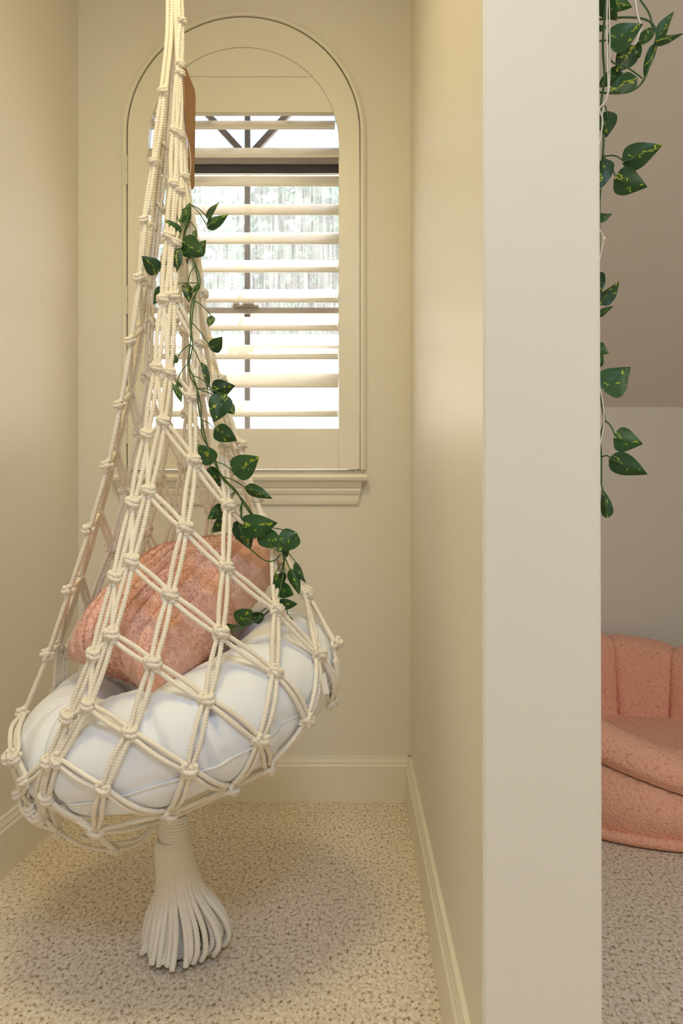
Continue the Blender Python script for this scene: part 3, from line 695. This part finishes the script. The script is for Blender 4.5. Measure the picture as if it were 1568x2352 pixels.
# ------------------------------------------------------------------ brown card tag on the ropes
tg = thing('card_tag', 'long narrow brown card tag tied to the upper ropes', 'tag', tuple(P(436, 430, 1.58)))
yt = 1.575; dq = Vector((.24, .97, 0)).normalized()
cen = P(434, 300, yt); hh = [(-.026, .118), (-.016, .121), (.024, .098), (.028, .085), (.022, -.108), (.012, -.117), (-.020, .04)]
bm = bmesh.new(); nn = dq.cross(Vector((0, 0, 1)))
A = [bm.verts.new(cen+dq*x+Vector((0, 0, z))+nn*.0012) for x, z in hh]; B = [bm.verts.new(cen+dq*x+Vector((0, 0, z))-nn*.0012) for x, z in hh]
bm.faces.new(A); bm.faces.new(B[::-1])
for i in range(len(hh)): bm.faces.new((A[i], A[(i+1) % len(hh)], B[(i+1) % len(hh)], B[i]))
bm_obj('card', bm, M['card'], tg)
tube('string', [P(412, 300, 1.52), P(424, 305, 1.52), P(434, 335, 1.525), P(438, 370, 1.53), P(436, 400, 1.535), P(430, 412, 1.54)], .0008, M['wire'], tg, .004)

# ------------------------------------------------------------------ ivy leaves
LM = []
for k, (fold, curl) in enumerate(((.16, .10), (.30, .22), (.10, -.14), (.42, .05))):
    V, UV, Fc = [], [], []; NL, NW = 14, 8
    for i in range(NL+1):
        t = i/NL
        wd = .5*(math.sin(math.pi*min(1, (t*.97+.03)**.62))**.85)*(1-.25*t) if t < 1 else 0
        if t < .12: wd = .5*(t/.12)**.5*.74+.02
        for j in range(-NW//2, NW//2+1):
            s_ = j/(NW/2); x = wd*s_; back_ = -.10*abs(s_)*(1-t)**3 if t < .4 else 0     # heart lobes
            z = fold*abs(x)+curl*(t-.3)**2*(1 if k != 2 else 1.2)+.03*math.sin(7*t+3*s_)*abs(s_)
            V.append((x, t+back_, -z)); UV.append((.5+x, t))
    w_ = NW+1
    for i in range(NL):
        for j in range(NW): Fc.append((i*w_+j, i*w_+j+1, (i+1)*w_+j+1, (i+1)*w_+j))
    me_ = bpy.data.meshes.new('leaf'); me_.from_pydata(V, [], Fc); me_.polygons.foreach_set('use_smooth', [True]*len(Fc))
    l = me_.uv_layers.new(name='uv'); idx = np.empty(len(me_.loops), dtype=np.int32); me_.loops.foreach_get('vertex_index', idx); l.data.foreach_set('uv', np.array(UV, dtype=np.float32)[idx].ravel())
    me_.materials.append(M['leaf']); LM.append(me_)
def leaf(parent, b, t, w=.85, roll=0.0, kind=0, dy=0.0):
    """leaf from base point b to tip t; w: width / length"""
    b, t = Vector(b), Vector(t); ax = (t-b); L = ax.length; ax.normalize()
    toc = (cam.location-b).normalized(); nn = (toc-ax*toc.dot(ax)).normalized(); nn = Matrix.Rotation(roll, 3, ax) @ nn
    x = ax.cross(nn).normalized(); m = Matrix((x, ax, nn)).transposed().to_4x4()
    return link('leaf', LM[kind % 4], parent, Matrix.Translation(b) @ m @ Matrix.Diagonal((L*w, L, L, 1)))
iv = thing('ivy_garland', 'artificial ivy garland wound down the hanging chair net', 'garland', tuple(P(545, 1440, 1.42)))
def ydep(u, v, extra=.0): return hit(u, v)[1]-.022+extra
main = [(438, 470), (430, 505), (424, 545), (440, 575), (447, 610), (455, 650), (446, 690), (440, 740), (437, 790), (432, 835), (442, 862), (452, 892), (455, 930), (462, 965), (470, 1000), (479, 1032), (491, 1060), (511, 1095), (541, 1126), (556, 1152), (577, 1182), (602, 1212), (640, 1252), (652, 1290), (645, 1345), (632, 1385), (600, 1418), (560, 1440), (530, 1452)]
dep = [ydep(u, v) for u, v in main]
dep = [np.mean(dep[max(0, i-2):i+3]) for i in range(len(dep))]
for i, (u, v) in enumerate(main):
    if v >= 1345: dep[i] = {1345: 1.45, 1385: 1.43, 1418: 1.42, 1440: 1.41, 1452: 1.405}[v]
mp3 = [P(u, v, y) for (u, v), y in zip(main, dep)]
tube('stem', mp3, .0016, M['stem'], iv, .006)
tube('stem', [P(u+6*math.sin(i*1.7), v, y+.006) for i, ((u, v), y) in enumerate(zip(main[:24], dep))], .0013, M['stem'], iv, .006)
tube('stem', [P(u, v, 1.455) for u, v in ((548, 1205), (562, 1245), (585, 1270), (608, 1287), (630, 1288), (645, 1272))], .0014, M['stem'], iv, .006)
leaves = [ # base u,v, tip u,v, width, roll, kind, depth offset
 (417,506,436,462,.62,.3,1,0),(408,538,379,504,.85,-.2,0,0),(451,530,449,556,.45,.6,3,0),(481,504,504,465,.42,.7,3,0),(477,519,522,491,.55,.4,1,0),
 (420,556,466,588,.88,.1,0,-.005),(456,581,475,550,.75,-.3,1,0),(404,570,404,622,.52,.4,1,-.01),(361,622,325,588,.95,.1,0,-.005),(373,663,351,700,.65,.2,0,0),
 (430,652,436,692,.6,.4,1,.0),(455,652,437,672,.5,.6,3,0),(434,594,439,616,.6,.5,3,.01),(486,727,479,750,.7,.3,0,.02),(487,803,510,773,.9,.2,0,.02),
 (401,831,379,795,.58,.3,1,0),(406,877,418,922,.48,.4,1,0),(462,838,476,896,.3,.6,3,.02),(491,896,540,886,.95,0,0,-.01),(512,908,490,970,.85,.1,0,-.015),
 (520,929,538,951,.9,.3,0,.02),(496,988,545,1013,.85,.1,0,-.01),(487,1060,454,1020,.9,.1,2,0),(539,1084,594,1049,.95,0,0,-.015),(482,1077,511,1119,.65,.3,1,0),
 (566,1122,623,1147,.5,.4,1,-.01),(514,1168,477,1192,.85,.1,0,.0),(511,1199,484,1224,.75,.2,0,.01),(547,1199,544,1239,.55,.4,1,0),(556,1212,637,1201,.72,0,0,-.02),(552,1202,575,1262,.8,.0,2,-.015),
 (596,1228,655,1252,.75,.1,2,-.02),(676,1226,636,1268,.95,0,0,-.02),(655,1262,658,1282,.7,.2,0,.0),(681,1294,703,1339,.4,.5,3,-.01),(667,1311,686,1367,.5,.3,1,-.01),(645,1318,652,1345,.8,.2,0,.01),
 (640,1352,676,1366,.95,.2,2,.03),(640,1388,685,1388,.6,.2,2,.03),(630,1322,619,1400,.28,.5,3,-.01),(546,1428,579,1400,.98,0,0,0),(581,1424,609,1409,.9,.3,2,.01),(520,1440,545,1439,.6,.2,2,.01),(516,1450,512,1436,.8,.2,2,.01),(662,1418,674,1428,.5,.2,2,.02)]
mu = np.array(main, float)
def near_stem(u, v):
    k = int(np.argmin(np.hypot(mu[:, 0]-u, mu[:, 1]-v))); return k
for i, (u0, v0, u1, v1, wd, rl, kd, dy) in enumerate(leaves):
    k = near_stem(u0, v0); y = dep[k]+dy
    b_, t_ = P(u0, v0, y), P(u1, v1, y+(-.012 if i % 3 else .012))
    leaf(iv, b_, t_, wd, rl if i % 2 else -rl, kd)
    s0 = mp3[max(0, k-1)]
    if (s0-b_).length > .006: tube('leaf_stalk', [s0, (s0+b_)/2+Vector((0, -.003, .004)), b_, b_+(t_-b_)*.25], .0010, M['stem'], iv, .006)
# right hand garland on the partition corner
ir = thing('ivy_garland', 'artificial ivy garland trailing down the alcove side of the partition wall', 'garland', tuple(P(1385, 1180, 1.06)))
YV = 1.06
rmain = [(1395, -30), (1388, 40), (1384, 110), (1388, 180), (1380, 240), (1386, 300), (1384, 360), (1378, 430), (1376, 500), (1376, 560), (1374, 640), (1374, 720), (1374, 790), (1376, 860), (1382, 930), (1388, 965), (1378, 1005), (1380, 1050), (1380, 1110)]
tube('stem', [P(u, v, YV) for u, v in rmain], .0016, M['stem'], ir, .006)
tube('stem', [P(u, v, YV+.02) for u, v in ((1374, 45), (1400, 42), (1440, 40), (1475, 43), (1498, 55), (1508, 80), (1500, 110), (1488, 160), (1470, 195), (1440, 212), (1400, 214), (1374, 212))], .0015, M['stem'], ir, .006)
tube('stem', [P(u, v, YV+.03) for u, v in ((1470, 0), (1490, 30), (1497, 60), (1492, 90), (1466, 75))], .0013, M['stem'], ir, .006)
tube('stem', [P(u, v, YV+.0) for u, v in ((1375, 95), (1400, 95), (1402, 140), (1440, 155), (1475, 180))], .0011, M['stem'], ir, .006)
rl_ = [(1400,-3,1452,17,.75,.2,0,0),(1376,-2,1422,46,.75,.5,2,.01),(1370,66,1396,60,.5,.5,2,.01),(1404,98,1477,55,.82,0,0,-.02),(1452,112,1412,166,.95,.2,2,0),(1516,84,1548,26,.62,.5,3,0),(1510,92,1570,76,.32,.3,3,-.01),
 (1487,68,1478,108,.7,.4,2,.01),(1508,104,1480,184,.32,.5,3,0),(1454,106,1472,134,.75,.3,2,.01),(1424,166,1368,200,.7,.4,2,.01),(1458,180,1400,208,.62,.2,0,-.01),(1394,260,1392,316,.98,.1,0,-.01),(1436,370,1522,333,.72,.1,0,-.01),
 (1417,412,1487,430,.85,0,0,-.02),(1386,370,1372,438,.7,.3,0,-.01),(1372,502,1404,493,.62,.4,2,0),(1369,630,1380,672,.75,.3,0,0),(1380,693,1422,641,.55,.4,1,0),(1372,726,1409,704,.48,.4,1,0),(1372,796,1396,812,.9,.3,2,.01),(1374,842,1384,808,.6,.3,0,0),
 (1391,892,1448,842,.98,0,0,-.02),(1373,870,1387,884,.6,.3,1,0),(1415,1006,1477,1020,.88,.1,0,-.02),(1406,1056,1487,1090,.66,.1,0,-.02),(1394,1184,1380,1121,.48,.3,1,0)]
rm = np.array(rmain, float)
for i, (u0, v0, u1, v1, wd, rl, kd, dy) in enumerate(rl_):
    b_, t_ = P(u0, v0, YV+dy), P(u1, v1, YV+dy+(-.01 if i % 2 else .008)); leaf(ir, b_, t_, wd, rl if i % 2 else -rl, kd)
    k = int(np.argmin(np.hypot(rm[:, 0]-u0, rm[:, 1]-v0+18))); s0 = P(rm[k][0], rm[k][1], YV)
    if v0 > 220: tube('leaf_stalk', [s0, (s0+b_)/2+Vector((0, -.002, .004)), b_, b_+(t_-b_)*.25], .0010, M['stem'], ir, .006)
# fairy light wire with the garland
fl = thing('fairy_light_wire', 'thin clear fairy light wire hanging with the ivy beside the partition', 'string lights', tuple(P(1380, 1000, YV-.03)))
YW2 = YV-.03
tube('wire', [P(u, v, YW2) for u, v in ((1395, -30), (1393, 60), (1394, 130), (1396, 205), (1388, 235), (1375, 250), (1384, 275), (1376, 330), (1371, 350))], .0011, M['wire'], fl, .006)
tube('wire', [P(u, v, YW2+.004) for u, v in ((1398, -30), (1400, 110), (1398, 205), (1385, 245), (1382, 275), (1380, 310), (1372, 345))], .0009, M['wire'], fl, .006)
tube('wire', [P(u, v, YW2+.03) for u, v in ((1457, -10), (1462, 30), (1470, 60), (1462, 95), (1452, 105))], .0016, M['wire'], fl, .006)
tube('wire', [P(u, v, YW2+.01) for u, v in ((1374, 525), (1386, 545), (1380, 580), (1373, 620), (1372, 700), (1373, 860), (1380, 900), (1387, 965), (1378, 1020), (1374, 1040))], .0009, M['wire'], fl, .006)
def bead(u, v, Y, r): 
    bm = bmesh.new(); bmesh.ops.create_icosphere(bm, subdivisions=2, radius=r, matrix=Matrix.Translation(P(u, v, Y)) @ Matrix.Diagonal((1, 1, 1.5, 1))); return bm_obj('bulb', bm, M['wire'], fl, True)
bead(1374, 249, YW2, .0022); bead(1386, 548, YW2+.01, .0026); bead(1396, 205, YW2, .0014); bead(1472, 63, YW2+.03, .0018)
# USB plug dangling at the right of the seat
ub = thing('usb_plug', 'white usb plug of a fairy light cable hanging by the seat', 'plug', tuple(P(750, 1612, 1.50)))
def obox(name, a_, b_, wx, wy, mat, parent):
    ax = (b_-a_).normalized(); x = ax.cross(Vector((0, 1, 0))).normalized(); y = x.cross(ax); bm = bmesh.new(); vs = []
    for c in (a_, b_):
        for sx, sy in ((-1, -1), (1, -1), (1, 1), (-1, 1)): vs.append(bm.verts.new(c+x*sx*wx+y*sy*wy))
    bm.faces.new(vs[:4][::-1]); bm.faces.new(vs[4:])
    for i in range(4): bm.faces.new((vs[i], vs[(i+1) % 4], vs[4+(i+1) % 4], vs[4+i]))
    return bm_obj(name, bm, mat, parent, bevel=.0008)
YU = 1.40
obox('plug_body', P(741, 1548, YU), P(750, 1593, YU), .0052, .0032, M['plastic'], ub); obox('plug_tip', P(749.5, 1592, YU), P(752, 1611, YU), .0040, .002, M['plugmetal'], ub)
tube('cable', [P(u, v, y) for u, v, y in ((722, 1435, YU), (730, 1455, YU-.01), (728, 1478, YU-.01), (732, 1505, YU-.012), (738, 1530, YU-.005), (741, 1549, YU))], .0011, M['wire'], ub, .006)
# ------------------------------------------------------------------ pink sherpa armchair
AX, AY = .955, 2.485; T0 = 124
hD = [0, 28, 71, 102, 137, 180]; hH = [.495, .485, .44, .325, .247, .225]
def rimh(deg):
    dl = abs((deg-T0+180) % 360-180); return float(np.interp(dl, hD, hH))
ac = thing('sherpa_armchair', 'low round pink sherpa armchair with channelled back beyond the partition', 'armchair', (AX, AY, 0))
def pol(r, deg, z): a_ = math.radians(deg); return (AX+r*math.cos(a_), AY+r*math.sin(a_), z)
def grid(name, fn, nu, nv, mat, parent, closed_u=False):
    V = [fn(i/nu, j/nv) for i in range(nu+(0 if closed_u else 1)) for j in range(nv+1)]; Fc = []; n_ = nu
    for i in range(nu):
        i2 = (i+1) % nu if closed_u else i+1
        for j in range(nv): Fc.append((i*(nv+1)+j, i2*(nv+1)+j, i2*(nv+1)+j+1, i*(nv+1)+j+1))
    o = mesh_obj(name, V, Fc, mat, parent, True); bm = bmesh.new(); bm.from_mesh(o.data); bmesh.ops.recalc_face_normals(bm, faces=bm.faces); bm.to_mesh(o.data); bm.free(); return o
SEAM = .095
def body(i, j):
    deg = i*360; h = rimh(deg)-SEAM; t = j; z = .03+(h-.03)*t
    bul = math.sin(math.pi*min(1, t*.9+.08)); seamd = .006*math.exp(-(((deg-18) % 43)-21.5)**2/1.2)
    return pol(.440+.032*bul-.012*(t > .98)-seamd, deg, z)
grid('lower_body', body, 300, 24, M['sherpa'], ac, True)
def seg_fn(d0, d1, puff):
    def fn(i, j):
        deg = d0+(d1-d0)*i; h = rimh(deg); e = (1-abs(2*i-1)**4)**.5 if puff else (1-abs(2*i-1)**14)**.5
        # section: outer seam -> over the top -> down to the seat
        t = j; hs = h-SEAM
        pts = [(.455, hs), (.475, hs+.03), (.462, h-.022), (.425, h), (.375, h-.004), (.335, h-.035), (.312, (h+.19)/2+.02), (.285, .215), (.262, .165)]
        k = t*(len(pts)-1); a_ = min(int(k), len(pts)-2); f_ = k-a_
        p0 = pts[max(0, a_-1)]; p1 = pts[a_]; p2 = pts[a_+1]; p3 = pts[min(len(pts)-1, a_+2)]
        cr = lambda q: .5*((2*p1[q])+(-p0[q]+p2[q])*f_+(2*p0[q]-5*p1[q]+4*p2[q]-p3[q])*f_*f_+(-p0[q]+3*p1[q]-3*p2[q]+p3[q])*f_**3)
        r, z = cr(0), cr(1); c = (.385, h-.07)
        if t > .55: c = (.385, z)
        s_ = 1-(.30 if puff else .22)*(1-e)
        r, z = c[0]+(r-c[0])*s_, c[1]+(z-c[1])*s_
        return pol(r, deg, z)
    return fn
for d0 in (26, 59, 92, 125, 158): grid('back_channel', seg_fn(d0, d0+33, True), 40, 40, M['sherpa'], ac)
grid('front_roll', seg_fn(191, 386, False), 120, 40, M['sherpa'], ac)
def seat(i, j):
    r = .32*j; return pol(r, i*360, .19+.012*math.sqrt(max(0, 1-(r/.33)**2))-.05*max(0, (r-.27)/.05)**2*0)
grid('seat_pad', seat, 60, 10, M['sherpa'], ac, True)
pp = [pol(.452, k*6, .020) for k in range(61)]; v, f = sweep(pp, .016, .012, 0, nseg=10); mesh_obj('base_piping', v, f, M['sherpa'], ac, True)
